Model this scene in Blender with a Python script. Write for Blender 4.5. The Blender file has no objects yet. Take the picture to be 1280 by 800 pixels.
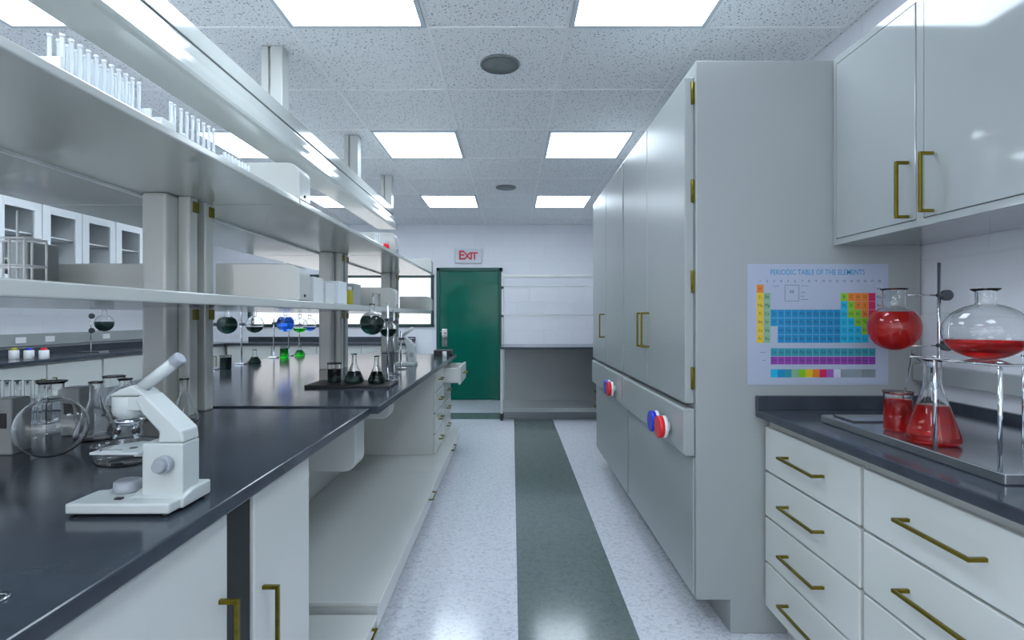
import bpy, bmesh, math, random
from mathutils import Vector, Matrix
random.seed(7)
PI = math.pi
S = bpy.context.scene
C = S.collection

# ------------------------------------------------------------------ camera, world, exposure
cd = bpy.data.cameras.new('camera'); cam = bpy.data.objects.new('camera', cd); C.objects.link(cam)
cam.location = (0, 0, 1.25); cam.rotation_euler = (PI/2, 0, 0)
cd.sensor_width = 36; cd.lens = 18.0; cd.shift_y = -4/1280; cd.clip_start = .02; cd.clip_end = 100
S.camera = cam
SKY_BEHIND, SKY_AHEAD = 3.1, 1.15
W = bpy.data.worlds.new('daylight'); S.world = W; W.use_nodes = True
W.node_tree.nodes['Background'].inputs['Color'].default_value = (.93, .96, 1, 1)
_n = W.node_tree.nodes; _l = W.node_tree.links      # overcast sky, brightened behind the viewer as added fill light
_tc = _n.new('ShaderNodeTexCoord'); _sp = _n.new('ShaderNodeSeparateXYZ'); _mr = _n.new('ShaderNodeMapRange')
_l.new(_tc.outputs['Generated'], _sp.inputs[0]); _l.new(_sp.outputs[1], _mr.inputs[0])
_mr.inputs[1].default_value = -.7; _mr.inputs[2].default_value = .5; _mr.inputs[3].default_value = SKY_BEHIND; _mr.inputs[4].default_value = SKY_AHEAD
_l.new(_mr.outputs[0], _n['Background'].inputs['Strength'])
S.view_settings.view_transform = 'Standard'; S.view_settings.look = 'None'
S.view_settings.gamma = 1; S.view_settings.use_curve_mapping = False
S.view_settings.exposure = 0.0
PANEL_STRENGTH = 10.2
PANEL_COLOR = (.77, .885, 1.0, 1)

# ------------------------------------------------------------------ materials
def nt(name):
    m = bpy.data.materials.new(name); m.use_nodes = True
    return m, m.node_tree.nodes, m.node_tree.links, m.node_tree.nodes['Principled BSDF']
def paint(name, col, rough=.3, metal=0, var=.04, scale=6, bump=.0, bscale=80, coat=0, spec=.5):
    m, n, l, b = nt(name)
    tc = n.new('ShaderNodeTexCoord'); no = n.new('ShaderNodeTexNoise'); no.inputs['Scale'].default_value = scale
    no.inputs['Detail'].default_value = 3
    l.new(tc.outputs['Object'], no.inputs['Vector'])
    cr = n.new('ShaderNodeValToRGB'); e = cr.color_ramp.elements
    e[0].position = .3; e[1].position = .7
    e[0].color = (*[c*(1-var) for c in col], 1); e[1].color = (*[min(1, c*(1+var)) for c in col], 1)
    l.new(no.outputs['Fac'], cr.inputs['Fac']); l.new(cr.outputs['Color'], b.inputs['Base Color'])
    b.inputs['Roughness'].default_value = rough; b.inputs['Metallic'].default_value = metal
    b.inputs['Specular IOR Level'].default_value = spec
    if coat: b.inputs['Coat Weight'].default_value = coat; b.inputs['Coat Roughness'].default_value = .06
    if bump:
        n2 = n.new('ShaderNodeTexNoise'); n2.inputs['Scale'].default_value = bscale
        l.new(tc.outputs['Object'], n2.inputs['Vector'])
        bp = n.new('ShaderNodeBump'); bp.inputs['Strength'].default_value = bump; bp.inputs['Distance'].default_value = .002
        l.new(n2.outputs['Fac'], bp.inputs['Height']); l.new(bp.outputs['Normal'], b.inputs['Normal'])
    return m
def glassm(name, col=(1, 1, 1), rough=0, ior=1.45):
    m, n, l, b = nt(name)
    b.inputs['Base Color'].default_value = (*col, 1); b.inputs['Roughness'].default_value = rough
    b.inputs['Transmission Weight'].default_value = 1; b.inputs['IOR'].default_value = ior
    return m
def block_wall(name, col):
    m, n, l, b = nt(name)
    tc = n.new('ShaderNodeTexCoord'); sp = n.new('ShaderNodeSeparateXYZ'); ad = n.new('ShaderNodeMath'); cb = n.new('ShaderNodeCombineXYZ')
    l.new(tc.outputs['Object'], sp.inputs[0]); l.new(sp.outputs[0], ad.inputs[0]); l.new(sp.outputs[1], ad.inputs[1])
    l.new(ad.outputs[0], cb.inputs[0]); l.new(sp.outputs[2], cb.inputs[1])
    br = n.new('ShaderNodeTexBrick'); l.new(cb.outputs[0], br.inputs['Vector'])
    br.inputs['Scale'].default_value = 1; br.inputs['Brick Width'].default_value = .42; br.inputs['Row Height'].default_value = .21
    br.inputs['Mortar Size'].default_value = .006; br.inputs['Mortar Smooth'].default_value = .6
    br.inputs['Color1'].default_value = (*col, 1); br.inputs['Color2'].default_value = (*[c*.97 for c in col], 1)
    br.inputs['Mortar'].default_value = (*[c*.94 for c in col], 1)
    l.new(br.outputs['Color'], b.inputs['Base Color']); b.inputs['Roughness'].default_value = .5
    no = n.new('ShaderNodeTexNoise'); no.inputs['Scale'].default_value = 90; l.new(tc.outputs['Object'], no.inputs['Vector'])
    mx = n.new('ShaderNodeMath'); mx.operation = 'MULTIPLY_ADD'; mx.inputs[1].default_value = -1; l.new(br.outputs['Fac'], mx.inputs[0])
    ms = n.new('ShaderNodeMath'); ms.operation = 'MULTIPLY'; ms.inputs[1].default_value = .25; l.new(no.outputs['Fac'], ms.inputs[0])
    l.new(ms.outputs[0], mx.inputs[2])
    bp = n.new('ShaderNodeBump'); bp.inputs['Strength'].default_value = .35; bp.inputs['Distance'].default_value = .003
    l.new(mx.outputs[0], bp.inputs['Height']); l.new(bp.outputs['Normal'], b.inputs['Normal'])
    return m
def fleck(name, c_lo, c_mid, c_hi, rough, scale=30, stretch=(1, 1, 1), lo=.36, hi=.62, spec=.5):
    m, n, l, b = nt(name)
    tc = n.new('ShaderNodeTexCoord'); mp = n.new('ShaderNodeMapping'); mp.inputs['Scale'].default_value = stretch
    no = n.new('ShaderNodeTexNoise'); no.inputs['Scale'].default_value = scale; no.inputs['Detail'].default_value = 2.5
    no.inputs['Distortion'].default_value = 1.2
    l.new(tc.outputs['Object'], mp.inputs[0]); l.new(mp.outputs[0], no.inputs['Vector'])
    cr = n.new('ShaderNodeValToRGB'); cr.color_ramp.elements[0].position = lo; cr.color_ramp.elements[0].color = (*c_lo, 1)
    e = cr.color_ramp.elements.new((lo+hi)/2 - .03); e.color = (*c_mid, 1)
    cr.color_ramp.elements[-1].position = hi; cr.color_ramp.elements[-1].color = (*c_hi, 1)
    l.new(no.outputs['Fac'], cr.inputs['Fac']); l.new(cr.outputs['Color'], b.inputs['Base Color'])
    b.inputs['Roughness'].default_value = rough; b.inputs['Specular IOR Level'].default_value = spec
    return m
def emis(name, col, s):
    m, n, l, b = nt(name)
    b.inputs['Base Color'].default_value = (*col[:3], 1); b.inputs['Emission Color'].default_value = (*col[:3], 1)
    b.inputs['Emission Strength'].default_value = s
    return m

M = {}
M['cab'] = paint('painted_steel_grey', (.34, .365, .365), .28, var=.015, scale=2)
M['gloss'] = paint('gloss_painted_steel', (.36, .385, .385), .07, var=.015, scale=2, coat=.5)
M['shelf'] = paint('shelf_enamel', (.56, .58, .555), .16, var=.015, scale=2, coat=.3)
M['base'] = paint('base_cabinet_enamel', (.66, .68, .655), .2, var=.015, scale=2)
M['white'] = paint('white_enamel', (.74, .77, .78), .3, var=.02)
M['scope'] = paint('microscope_white', (.54, .585, .58), .28, var=.01)
M['scopegrey'] = paint('microscope_grey', (.33, .36, .40), .35, var=.03)
M['epoxy'] = paint('black_epoxy_resin', (.044, .054, .070), .15, var=.2, scale=9, bump=.02, bscale=200, spec=.36)
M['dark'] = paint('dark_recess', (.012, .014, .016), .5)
M['black'] = paint('black_plastic', (.012, .012, .014), .4)
M['brass'] = paint('aged_brass', (.17, .135, .008), .3, metal=.7, var=.15, scale=60)
M['chrome'] = paint('polished_chrome', (.62, .65, .68), .12, metal=1, var=.03)
M['tray'] = paint('brushed_steel', (.42, .44, .46), .16, metal=.9, var=.04)
M['knob'] = paint('charcoal_rubber', (.06, .07, .085), .5, var=.1)
M['door'] = paint('green_gloss_paint', (.0, .125, .082), .12, var=.08, scale=3, bump=.05, bscale=6, spec=.22)
M['doorframe'] = paint('dark_green_paint', (.0, .075, .065), .4)
M['winframe'] = paint('window_frame_green', (.01, .045, .045), .35)
M['wall'] = block_wall('painted_block', (.84, .86, .91))
M['floor'] = fleck('vinyl_tile_white', (.50, .52, .585), (.635, .655, .715), (.69, .71, .765), .15, 46, (1, 1.4, 1))
M['stripe'] = fleck('vinyl_tile_green', (.115, .15, .145), (.13, .168, .162), (.145, .185, .178), .14, 40)
M['tbar'] = paint('ceiling_tee_enamel', (.93, .94, .95), .5)
M['ceil'] = None
def ceilmat():
    m, n, l, b = nt('mineral_fibre_tile')
    tc = n.new('ShaderNodeTexCoord')
    no = n.new('ShaderNodeTexVoronoi'); no.inputs['Scale'].default_value = 48
    l.new(tc.outputs['Object'], no.inputs['Vector'])
    cr = n.new('ShaderNodeValToRGB'); e = cr.color_ramp.elements
    e[0].position = .15; e[0].color = (.34, .37, .41, 1); e[1].position = .27; e[1].color = (.94, .95, .965, 1)
    n2 = n.new('ShaderNodeTexNoise'); n2.inputs['Scale'].default_value = 150; n2.inputs['Detail'].default_value = 1
    l.new(tc.outputs['Object'], n2.inputs['Vector'])
    c2 = n.new('ShaderNodeValToRGB'); f = c2.color_ramp.elements
    f[0].position = .33; f[0].color = (.62, .64, .67, 1); f[1].position = .47; f[1].color = (1, 1, 1, 1)
    mx = n.new('ShaderNodeMix'); mx.data_type = 'RGBA'; mx.blend_type = 'MULTIPLY'; mx.inputs[0].default_value = 1
    l.new(no.outputs['Distance'], cr.inputs['Fac']); l.new(n2.outputs['Fac'], c2.inputs['Fac'])
    l.new(cr.outputs['Color'], mx.inputs[6]); l.new(c2.outputs['Color'], mx.inputs[7]); l.new(mx.outputs[2], b.inputs['Base Color'])
    b.inputs['Roughness'].default_value = .9; b.inputs['Specular IOR Level'].default_value = .1
    bp = n.new('ShaderNodeBump'); bp.inputs['Distance'].default_value = .002; bp.inputs['Strength'].default_value = .3
    l.new(cr.outputs['Color'], bp.inputs['Height']); l.new(bp.outputs['Normal'], b.inputs['Normal'])
    return m
M['ceil'] = ceilmat()
M['panel'] = emis('light_diffuser', PANEL_COLOR, PANEL_STRENGTH)
M['lframe'] = paint('light_frame_enamel', (.62, .67, .72), .4)
M['grille'] = paint('grey_grille', (.20, .22, .225), .5, var=.2, scale=200)
M['glass'] = glassm('clear_glass', (.99, 1.0, 1.0), ior=1.38)
M['pane'] = glassm('window_glass', (1, 1, 1), 0, 1.02)
M['paper'] = paint('poster_paper', (.39, .44, .56), .55, var=.01)
def plain(name, col, r=.5): return paint(name, col, r, var=.02)
M['redcap'] = plain('red_plastic', (.75, .005, .012), .3)
M['bluecap'] = plain('blue_plastic', (.02, .035, .55), .3)
M['whitecap'] = plain('white_plastic', (.85, .87, .88), .35)
M['yellow'] = plain('yellow_plastic', (.45, .42, .02), .4)
M['exitface'] = plain('sign_face', (.62, .66, .70), .4)
M['exitred'] = plain('exit_red', (.66, .004, .035), .4)
M['tubewhite'] = paint('frosted_tube', (.80, .86, .90), .2, var=.02)
def liquid(name, col, dens=1.0): return glassm(name, col, 0, 1.33)
M['redliq'] = liquid('red_liquid', (.95, .02, .018)); M['redliq'].node_tree.nodes['Principled BSDF'].inputs['Transmission Weight'].default_value = .72
M['darkliq'] = liquid('dark_green_liquid', (.01, .035, .03))
M['greenliq'] = liquid('green_liquid', (.02, .75, .03))
M['tealliq'] = liquid('teal_liquid', (.05, .65, .55))
M['blueliq'] = liquid('blue_liquid', (.03, .18, .85))

# ------------------------------------------------------------------ mesh helpers
def box(bm, x0, x1, y0, y1, z0, z1, mi=0):
    if x0 > x1: x0, x1 = x1, x0
    if y0 > y1: y0, y1 = y1, y0
    if z0 > z1: z0, z1 = z1, z0
    v = [bm.verts.new((x, y, z)) for x in (x0, x1) for y in (y0, y1) for z in (z0, z1)]
    for f in ((0, 1, 3, 2), (4, 6, 7, 5), (0, 4, 5, 1), (2, 3, 7, 6), (0, 2, 6, 4), (1, 5, 7, 3)):
        fc = bm.faces.new([v[i] for i in f]); fc.material_index = mi
    return bm
def prism(bm, pts, axis, a0, a1, mi=0):
    """pts: 2D outline; axis 'y': pts are (x,z); 'x': (y,z); 'z': (x,y)"""
    def mk(p, a):
        return {'y': (p[0], a, p[1]), 'x': (a, p[0], p[1]), 'z': (p[0], p[1], a)}[axis]
    A = [bm.verts.new(mk(p, a0)) for p in pts]; B = [bm.verts.new(mk(p, a1)) for p in pts]
    n = len(pts)
    fs = [bm.faces.new(A), bm.faces.new(B[::-1])]
    for i in range(n): fs.append(bm.faces.new((A[i], B[i], B[(i+1) % n], A[(i+1) % n])))
    for f in fs: f.material_index = mi
    bmesh.ops.recalc_face_normals(bm, faces=fs)
    return bm
def tube(bm, p0, p1, r, seg=12, r1=None, mi=0, cap=True):
    p0, p1 = Vector(p0), Vector(p1); d = p1-p0; r1 = r if r1 is None else r1
    q = Vector((0, 0, 1)).rotation_difference(d.normalized())
    off = PI/4 if seg == 4 else 0
    A, B = [], []
    for i in range(seg):
        a = 2*PI*i/seg+off; u = Vector((math.cos(a), math.sin(a), 0))
        A.append(bm.verts.new(p0 + q @ (u*r))); B.append(bm.verts.new(p1 + q @ (u*r1)))
    for i in range(seg):
        f = bm.faces.new((A[i], A[(i+1) % seg], B[(i+1) % seg], B[i])); f.material_index = mi; f.smooth = seg > 6
    if cap:
        f = bm.faces.new(A[::-1]); f.material_index = mi; f = bm.faces.new(B); f.material_index = mi
    return bm
def lathe(bm, prof, c=(0, 0, 0), seg=32, closed=False, mi=0, mat=None):
    """prof: list of (r, z) from bottom to top; closed joins last to first (thin walled vessel)."""
    rings = []
    for r, z in prof:
        if r < 1e-6: rings.append([bm.verts.new((0, 0, z))])
        else: rings.append([bm.verts.new((r*math.cos(2*PI*i/seg), r*math.sin(2*PI*i/seg), z)) for i in range(seg)])
    fs = []
    idx = list(range(len(rings)-1))
    prs = [(rings[i], rings[i+1]) for i in idx]
    if closed: prs.append((rings[-1], rings[0]))
    for a, b in prs:
        if len(a) == 1 and len(b) == 1: continue
        for i in range(seg):
            j = (i+1) % seg
            if len(a) == 1: fs.append(bm.faces.new((a[0], b[j], b[i])))
            elif len(b) == 1: fs.append(bm.faces.new((a[i], a[j], b[0])))
            else: fs.append(bm.faces.new((a[i], a[j], b[j], b[i])))
    for f in fs: f.smooth = True; f.material_index = mi
    bmesh.ops.recalc_face_normals(bm, faces=fs)
    T = mat if mat else Matrix.Translation(c)
    bmesh.ops.transform(bm, matrix=T, verts=[v for r in rings for v in r])
    return bm
def disc(bm, c, r, h, axis='z', seg=28, mi=0):
    d = {'z': Vector((0, 0, h)), 'x': Vector((h, 0, 0)), 'y': Vector((0, h, 0))}[axis]
    return tube(bm, c, Vector(c)+d, r, seg, mi=mi)
B = bmesh.new
ORG = {}
def obj(name, bm, mat, parent=None, bevel=0, label=None, cat=None, group=None, kind=None, shift=True):
    me = bpy.data.meshes.new(name)
    org = Vector((0, 0, 0))
    if parent is not None: org = ORG[parent.name]
    elif shift:
        xs = [v.co for v in bm.verts]
        org = Vector(((min(v.x for v in xs)+max(v.x for v in xs))/2, (min(v.y for v in xs)+max(v.y for v in xs))/2, min(v.z for v in xs)))
    bmesh.ops.translate(bm, verts=bm.verts, vec=-org)
    bm.normal_update(); bm.to_mesh(me); bm.free()
    for m in (mat if isinstance(mat, (list, tuple)) else [mat]): me.materials.append(m)
    o = bpy.data.objects.new(name, me); C.objects.link(o)
    if parent is not None: o.parent = parent
    else: o.location = org
    ORG[o.name] = org
    if bevel:
        md = o.modifiers.new('edge', 'BEVEL'); md.width = bevel; md.segments = 2; md.limit_method = 'ANGLE'; md.angle_limit = .6
        md.harden_normals = False
    tag(o, label, cat, group, kind)
    return o
def tag(o, label=None, cat=None, group=None, kind=None):
    if label: o['label'] = label
    if cat: o['category'] = cat
    if group: o['group'] = group
    if kind: o['kind'] = kind
    return o
def thing(name, loc, label, cat, group=None):
    o = bpy.data.objects.new(name, None); C.objects.link(o); o.location = loc; o.empty_display_size = .05
    ORG[o.name] = Vector(loc)
    return tag(o, label, cat, group)
def dup(root, loc, rotz=0, label=None, group=None):
    r = root.copy(); C.objects.link(r); r.location = loc; r.rotation_euler = (0, 0, rotz)
    if label: r['label'] = label
    if group: r['group'] = group
    for ch in list(root.children):
        c = ch.copy(); C.objects.link(c); c.parent = r
        for g in list(ch.children):
            d = g.copy(); C.objects.link(d); d.parent = c
    return r
def struct(name, bm, mat, parent=None, bevel=0):
    return obj(name, bm, mat, parent, bevel, kind='structure', shift=False)
def handle(p0, p1, out, parent, r=.0065, name='handle', label=None):
    """U pull: feet at p0 and p1 on the face, standing off by vector out"""
    p0, p1, out = Vector(p0), Vector(p1), Vector(out)
    bm = B(); d = (p1-p0).normalized()*r*.7
    tube(bm, p0, p0+out, r, 4); tube(bm, p1, p1+out, r, 4); tube(bm, p0+out-d, p1+out+d, r, 4)
    return obj(name, bm, M['brass'], parent, .0012, label=label)

EYE = 1.25
CT = .887            # worktop height
# ------------------------------------------------------------------ room shell
XL, XR, YB, YF, HC = -4.61, 1.62, 7.71, -2.6, 2.64
bm = B()
xs = [XL-.1, .024, .495, XR+.1]; ys = [YF-.1, 6.25, 6.67, YB+.1]
for i in range(3):
    for j in range(3):
        v = [bm.verts.new((x, y, 0)) for x, y in ((xs[i], ys[j]), (xs[i+1], ys[j]), (xs[i+1], ys[j+1]), (xs[i], ys[j+1]))]
        f = bm.faces.new(v); f.material_index = 1 if (j == 1 or (i == 1 and j == 0)) else 0
bmesh.ops.remove_doubles(bm, verts=bm.verts, dist=1e-5)
r = bmesh.ops.extrude_face_region(bm, geom=bm.faces[:])
bmesh.ops.translate(bm, verts=[g for g in r['geom'] if isinstance(g, bmesh.types.BMVert)], vec=(0, 0, -.08))
bmesh.ops.recalc_face_normals(bm, faces=bm.faces)
struct('floor', bm, [M['floor'], M['stripe']])
ceiling = struct('ceiling', box(B(), XL-.1, XR+.1, YF-.1, YB+.1, HC, HC+.08), M['ceil'])
bm = B(); T = .672; GX = -.401
k = -7
while GX+.666*k < XR:
    x = GX+.666*k
    if x > XL: box(bm, x-.007, x+.007, YF, YB, HC-.004, HC)
    k += 1
k = -8
while 2.46+T*k < YB:
    y = 2.46+T*k
    if y > YF: box(bm, XL, XR, y-.007, y+.007, HC-.0035, HC)
    k += 1
struct('ceiling_grid', bm, M['tbar'], ceiling)
struct('wall_left', box(B(), XL-.1, XL, YF-.1, YB+.1, 0, HC), M['wall'])
struct('wall_right', box(B(), XR, XR+.1, YF-.1, YB+.1, 0, HC), M['wall'])
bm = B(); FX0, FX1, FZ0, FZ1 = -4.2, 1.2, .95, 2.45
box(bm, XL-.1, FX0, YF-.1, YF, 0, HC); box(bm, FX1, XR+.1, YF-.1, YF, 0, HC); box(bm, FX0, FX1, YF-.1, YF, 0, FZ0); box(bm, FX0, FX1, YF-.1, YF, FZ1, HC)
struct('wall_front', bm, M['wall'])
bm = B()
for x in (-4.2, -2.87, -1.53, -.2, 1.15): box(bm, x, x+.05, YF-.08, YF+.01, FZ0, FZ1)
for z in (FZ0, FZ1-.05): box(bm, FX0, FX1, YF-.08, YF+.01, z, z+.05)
w2 = struct('added_fill_window', bm, M['winframe'], bevel=.004)  # unseen window, added so daylight fills surfaces facing the viewer
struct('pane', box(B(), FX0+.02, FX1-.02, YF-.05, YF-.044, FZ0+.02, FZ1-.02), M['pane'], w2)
WX0, WX1, WZ0, WZ1 = -3.95, -1.195, 1.115, 1.865
bm = B()
box(bm, XL-.1, WX0, YB, YB+.12, 0, HC); box(bm, WX1, XR+.1, YB, YB+.12, 0, HC)
box(bm, WX0, WX1, YB, YB+.12, 0, WZ0); box(bm, WX0, WX1, YB, YB+.12, WZ1, HC)
struct('wall_back', bm, M['wall'])
bm = B(); t = .045
box(bm, WX0-t+.02, WX1+t-.02, YB-.025, YB+.07, WZ0-.02, WZ0+t-.02); box(bm, WX0-t+.02, WX1+t-.02, YB-.025, YB+.07, WZ1-t+.02, WZ1+.02)
for x in (WX0-.02, WX1-.025): box(bm, x, x+t, YB-.025, YB+.07, WZ0, WZ1)
win = struct('window_1', bm, M['winframe'], bevel=.004)
struct('pane', box(B(), WX0+.02, WX1-.02, YB+.03, YB+.036, WZ0+.02, WZ1-.02), M['pane'], win)
for nm, a in (('baseboard_left', (XL, XL+.012, YF, YB)), ('baseboard_right', (XR-.012, XR, YF, YB))):
    struct(nm, box(B(), *a, 0, .1), M['knob'])
# door
DX0, DX1, DZ = -1.132, -.145, 1.985
fr = B(); w = .05
box(fr, DX0, DX0+w, YB-.05, YB+.005, 0, DZ); box(fr, DX1-w, DX1, YB-.05, YB+.005, 0, DZ); box(fr, DX0, DX1, YB-.05, YB+.005, DZ-w, DZ)
door = struct('door_1', fr, M['doorframe'], bevel=.004)
struct('door_leaf', box(B(), DX0+w, DX1-w, YB-.028, YB, .008, DZ-w), M['door'], door, bevel=.003)
bm = B(); x = -1.01
box(bm, x-.04, x+.04, YB-.036, YB-.028, .94, 1.07); box(bm, x-.04, x+.04, YB-.038, YB-.028, .80, .93)
tube(bm, (x+.01, YB-.03, 1.0), (x+.01, YB-.09, 1.0), .012); tube(bm, (x+.015, YB-.085, 1.0), (x-.05, YB-.085, 1.035), .01)
disc(bm, (x, YB-.05, .865), .022, .02, 'y')
struct('door_handle', bm, M['chrome'], door)
# exit sign
ex = thing('exit_sign', (-.66, YB, 1.985+.06), 'small grey sign with red letters above the green door', 'sign')
box_ = box(B(), -.855, -.455, YB-.05, YB, 2.055, 2.27); obj('housing', box_, M['exitface'], ex, .006)
def text_meshes(items, parent, mat, name, rot=(PI/2, 0, 0)):
    """items: (string, size, (x,y,z), extrude) centred; joined into one mesh"""
    tmp = []
    for s, size, loc, *rest in items:
        cu = bpy.data.curves.new('t', 'FONT'); cu.body = s; cu.size = size; cu.align_x = 'CENTER'; cu.align_y = 'CENTER'
        cu.extrude = .0002 if not rest else rest[0]; cu.resolution_u = 2
        if len(rest) > 1: cu.offset = rest[1]
        o = bpy.data.objects.new('t', cu); C.objects.link(o); o.location = loc; o.rotation_euler = rot; tmp.append(o)
    bpy.context.view_layer.update(); dg = bpy.context.evaluated_depsgraph_get(); bm = B()
    for o in tmp:
        me = bpy.data.meshes.new_from_object(o.evaluated_get(dg)); me.transform(o.matrix_world); bm.from_mesh(me); bpy.data.meshes.remove(me)
    for o in tmp: bpy.data.objects.remove(o)
    for f in bm.faces: f.material_index = 0
    return obj(name, bm, mat, parent)
text_meshes([('E', .19, (-.755, YB-.053, 2.165), .003, .004), ('X', .15, (-.668, YB-.053, 2.155), .003, .004),
             ('I', .15, (-.61, YB-.053, 2.155), .003, .004), ('T', .15, (-.56, YB-.053, 2.155), .003, .004)], ex, M['exitred'], 'lettering')

# ceiling lights
def make_light():
    t = thing('ceiling_light', (0, 0, HC-.012), 'x', 'ceiling light')
    bm = B(); a, b_ = .322, .302
    for s in (-1, 1):
        box(bm, s*a, s*b_, -a, a, HC-.012, HC+.0); box(bm, -b_, b_, s*a, s*b_, HC-.012, HC+.0)
    obj('frame', bm, M['lframe'], t); obj('diffuser', box(B(), -b_, b_, -b_, b_, HC-.008, HC-.0005), M['panel'], t)
    return t
L0 = make_light(); first = True
rows = [(-1.908, 'behind'), (.108, 'overhead'), (2.124, 'nearest'), (4.14, 'middle'), (6.156, 'farthest')]
cols = [(.598, 'over the tall cabinet aisle side, right of the ceiling speakers'), (-.734, 'left of the ceiling speakers, over the aisle edge'),
        (-2.066, 'over the island bench behind its raceway'), (-3.398, 'near the left wall above the glazed cabinets')]
for ry, rn in rows:
    for cx, cn in cols:
        lab = {'nearest': 'square ceiling light in the row nearest the camera, ', 'middle': 'square ceiling light in the second row, ',
               'farthest': 'square ceiling light in the last row by the back wall, ', 'overhead': 'square ceiling light in the row straight overhead, ',
               'behind': 'square ceiling light in the row behind the viewer, '}[rn]
        short = {.598: 'beside the tall cabinets', -.734: 'left of the speakers', -2.066: 'above the island', -3.398: 'by the left wall'}[cx]
        if first: L0.location = (cx, ry, HC-.012); L0['label'] = lab+short; L0['group'] = 'square ceiling lights'; first = False
        else: dup(L0, (cx, ry, HC-.012), 0, lab+short, 'square ceiling lights')
# speakers
def speaker(y, lab):
    t = thing('ceiling_speaker', (-.066, y, HC-.012), lab, 'speaker', 'round ceiling speakers')
    obj('rim', lathe(B(), [(.098, 0), (.108, .004), (.108, .012), (.098, .012)], (-.066, y, HC-.012), 40, True), M['grille'], t)
    bm = B(); lathe(bm, [(0, .002), (.03, .001), (.098, .004), (.098, .011), (0, .011)], (-.066, y, HC-.012), 40)
    obj('grille', bm, M['grille'], t)
speaker(2.815, 'round grey ceiling speaker between the two nearest lights'); speaker(5.49, 'round grey ceiling speaker farther down, between the last lights')

# ------------------------------------------------------------------ tall cabinets on the right
def tall_cabinet(z0, z1, split, lab, hz, knobs):
    t = thing('tall_cabinet', (1.17, (z0+z1)/2, 0), lab, 'cabinet', 'tall grey cabinets')
    bm = B(); prism(bm, [(.726, .132), (.726, 2.262), (1.612, 2.262), (1.612, 0), (.862, 0), (.862, .132)], 'y', z0, z1)
    obj('body', bm, M['cab'], t, .004)
    for a, b_, hh in ((z0+.02, split-.003, hz[0]), (split+.003, z1-.01, hz[1])):
        d = obj('door', box(B(), .688, .7255, a, b_, .905, 2.205), M['cab'], t, .004)
        if hh: handle((.688, hh, 1.10), (.688, hh, 1.268), (-.038, 0, 0), d)
    fr_ = obj('control_panel', prism(B(), [(.7255, .885), (.684, .885), (.680, .875), (.680, .705), (.69, .697), (.7255, .697)], 'y', z0+.012, z1-.008), M['cab'], t, .004)
    obj('access_panel', box(B(), .718, .7255, z0+.012, z1-.008, .15, .69), M['cab'], t, .002)
    for y, m_, l_ in knobs:
        k = obj('knob', B_knob(.680, y, .775), M['whitecap'], t)
        obj('knob_cap', disc(B(), (.680-.052, y, .775), .0475, .022, 'x'), m_, k, .003, label=l_)
    for zz in (2.14, 1.75, 1.39, 1.006):
        bm = B(); tube(bm, (.716, z0+.014, zz-.045), (.716, z0+.014, zz+.045), .004, 10); box(bm, .712, .7262, z0+.0135, z0+.0195, zz-.043, zz+.043)
        obj('hinge', bm, M['brass'], t)
    return t
def B_knob(x, y, z):
    bm = B(); disc(bm, (x-.030, y, z), .0475, .014, 'x'); disc(bm, (x-.02, y, z), .02, .02, 'x'); return bm
tall_cabinet(2.02, 3.165, 2.61, 'tall grey cabinet nearest the viewer, with the poster on its side', (2.57, 2.655), ((2.215, M['redcap'], 'red cap'), (2.335, M['bluecap'], 'blue cap')))
tall_cabinet(3.17, 4.36, 3.74, 'tall grey cabinet at the far end, behind the one with the poster', (None, 3.80), ((3.38, M['redcap'], 'red cap'), (3.47, M['bluecap'], 'blue cap')))

# ------------------------------------------------------------------ right base cabinets, worktop, upper cabinet
def drawer_unit(name, xf, xb, y0, y1, z0, z1, n, sgn, lab, hl=.105, kick=True, opened=None, group=None, out=.038, hr=.0065):
    """xf face plane, sgn: direction the drawers face (-1 faces left, +1 faces right)"""
    t = thing(name, ((xf+xb)/2, (y0+y1)/2, 0 if kick else z0), lab, 'cabinet', group)
    bm = B(); xi = xf - sgn*.02
    box(bm, xi, xb, y0, y1, z0, z1)
    if kick: box(bm, xf-sgn*.09, xb, y0, y1, 0, z0)
    obj('body', bm, M['base'], t, .002)
    h = (z1-.036-z0)/n
    for i in range(n):
        zt = z1-.036-i*h; zb = zt-h+.008
        ox = sgn*opened[1] if opened and opened[0] == i else 0
        bm = B(); box(bm, xf+ox, xi+ox+sgn*.0005, y0+.006, y1-.006, zb, zt)
        if ox:
            a, b_ = xi+ox, xi-sgn*.25
            box(bm, a, b_, y0+.02, y0+.032, zb+.01, zt-.01); box(bm, a, b_, y1-.032, y1-.02, zb+.01, zt-.01); box(bm, a, b_, y0+.02, y1-.02, zb+.01, zb+.018)
        d = obj('drawer', bm, M['base'], t, .003)
        ym = (y0+y1)/2; zc = (zt+zb)/2+.005
        handle((xf+ox, ym-hl, zc), (xf+ox, ym+hl, zc), (sgn*out, 0, 0), d, hr)
    return t
gr = 'drawer units under the right worktop'
drawer_unit('drawer_cabinet', .994, 1.61, 1.459, 2.017, .11, .857, 4, -1, 'grey four-drawer base cabinet against the tall cabinet side', group=gr)
drawer_unit('drawer_cabinet', .994, 1.61, .90, 1.455, .11, .857, 4, -1, 'grey four-drawer base cabinet nearer the viewer, cut by the right edge', group=gr)
drawer_unit('drawer_cabinet', .994, 1.61, 4.365, 5.20, .11, .857, 4, -1, 'grey drawer cabinet hidden just behind the far tall cabinet', group='drawer units beyond the tall cabinets')
drawer_unit('drawer_cabinet', .994, 1.61, 5.205, 5.775, .11, .857, 4, -1, 'grey drawer cabinet beyond the tall cabinets, second from the back', group='drawer units beyond the tall cabinets')
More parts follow.
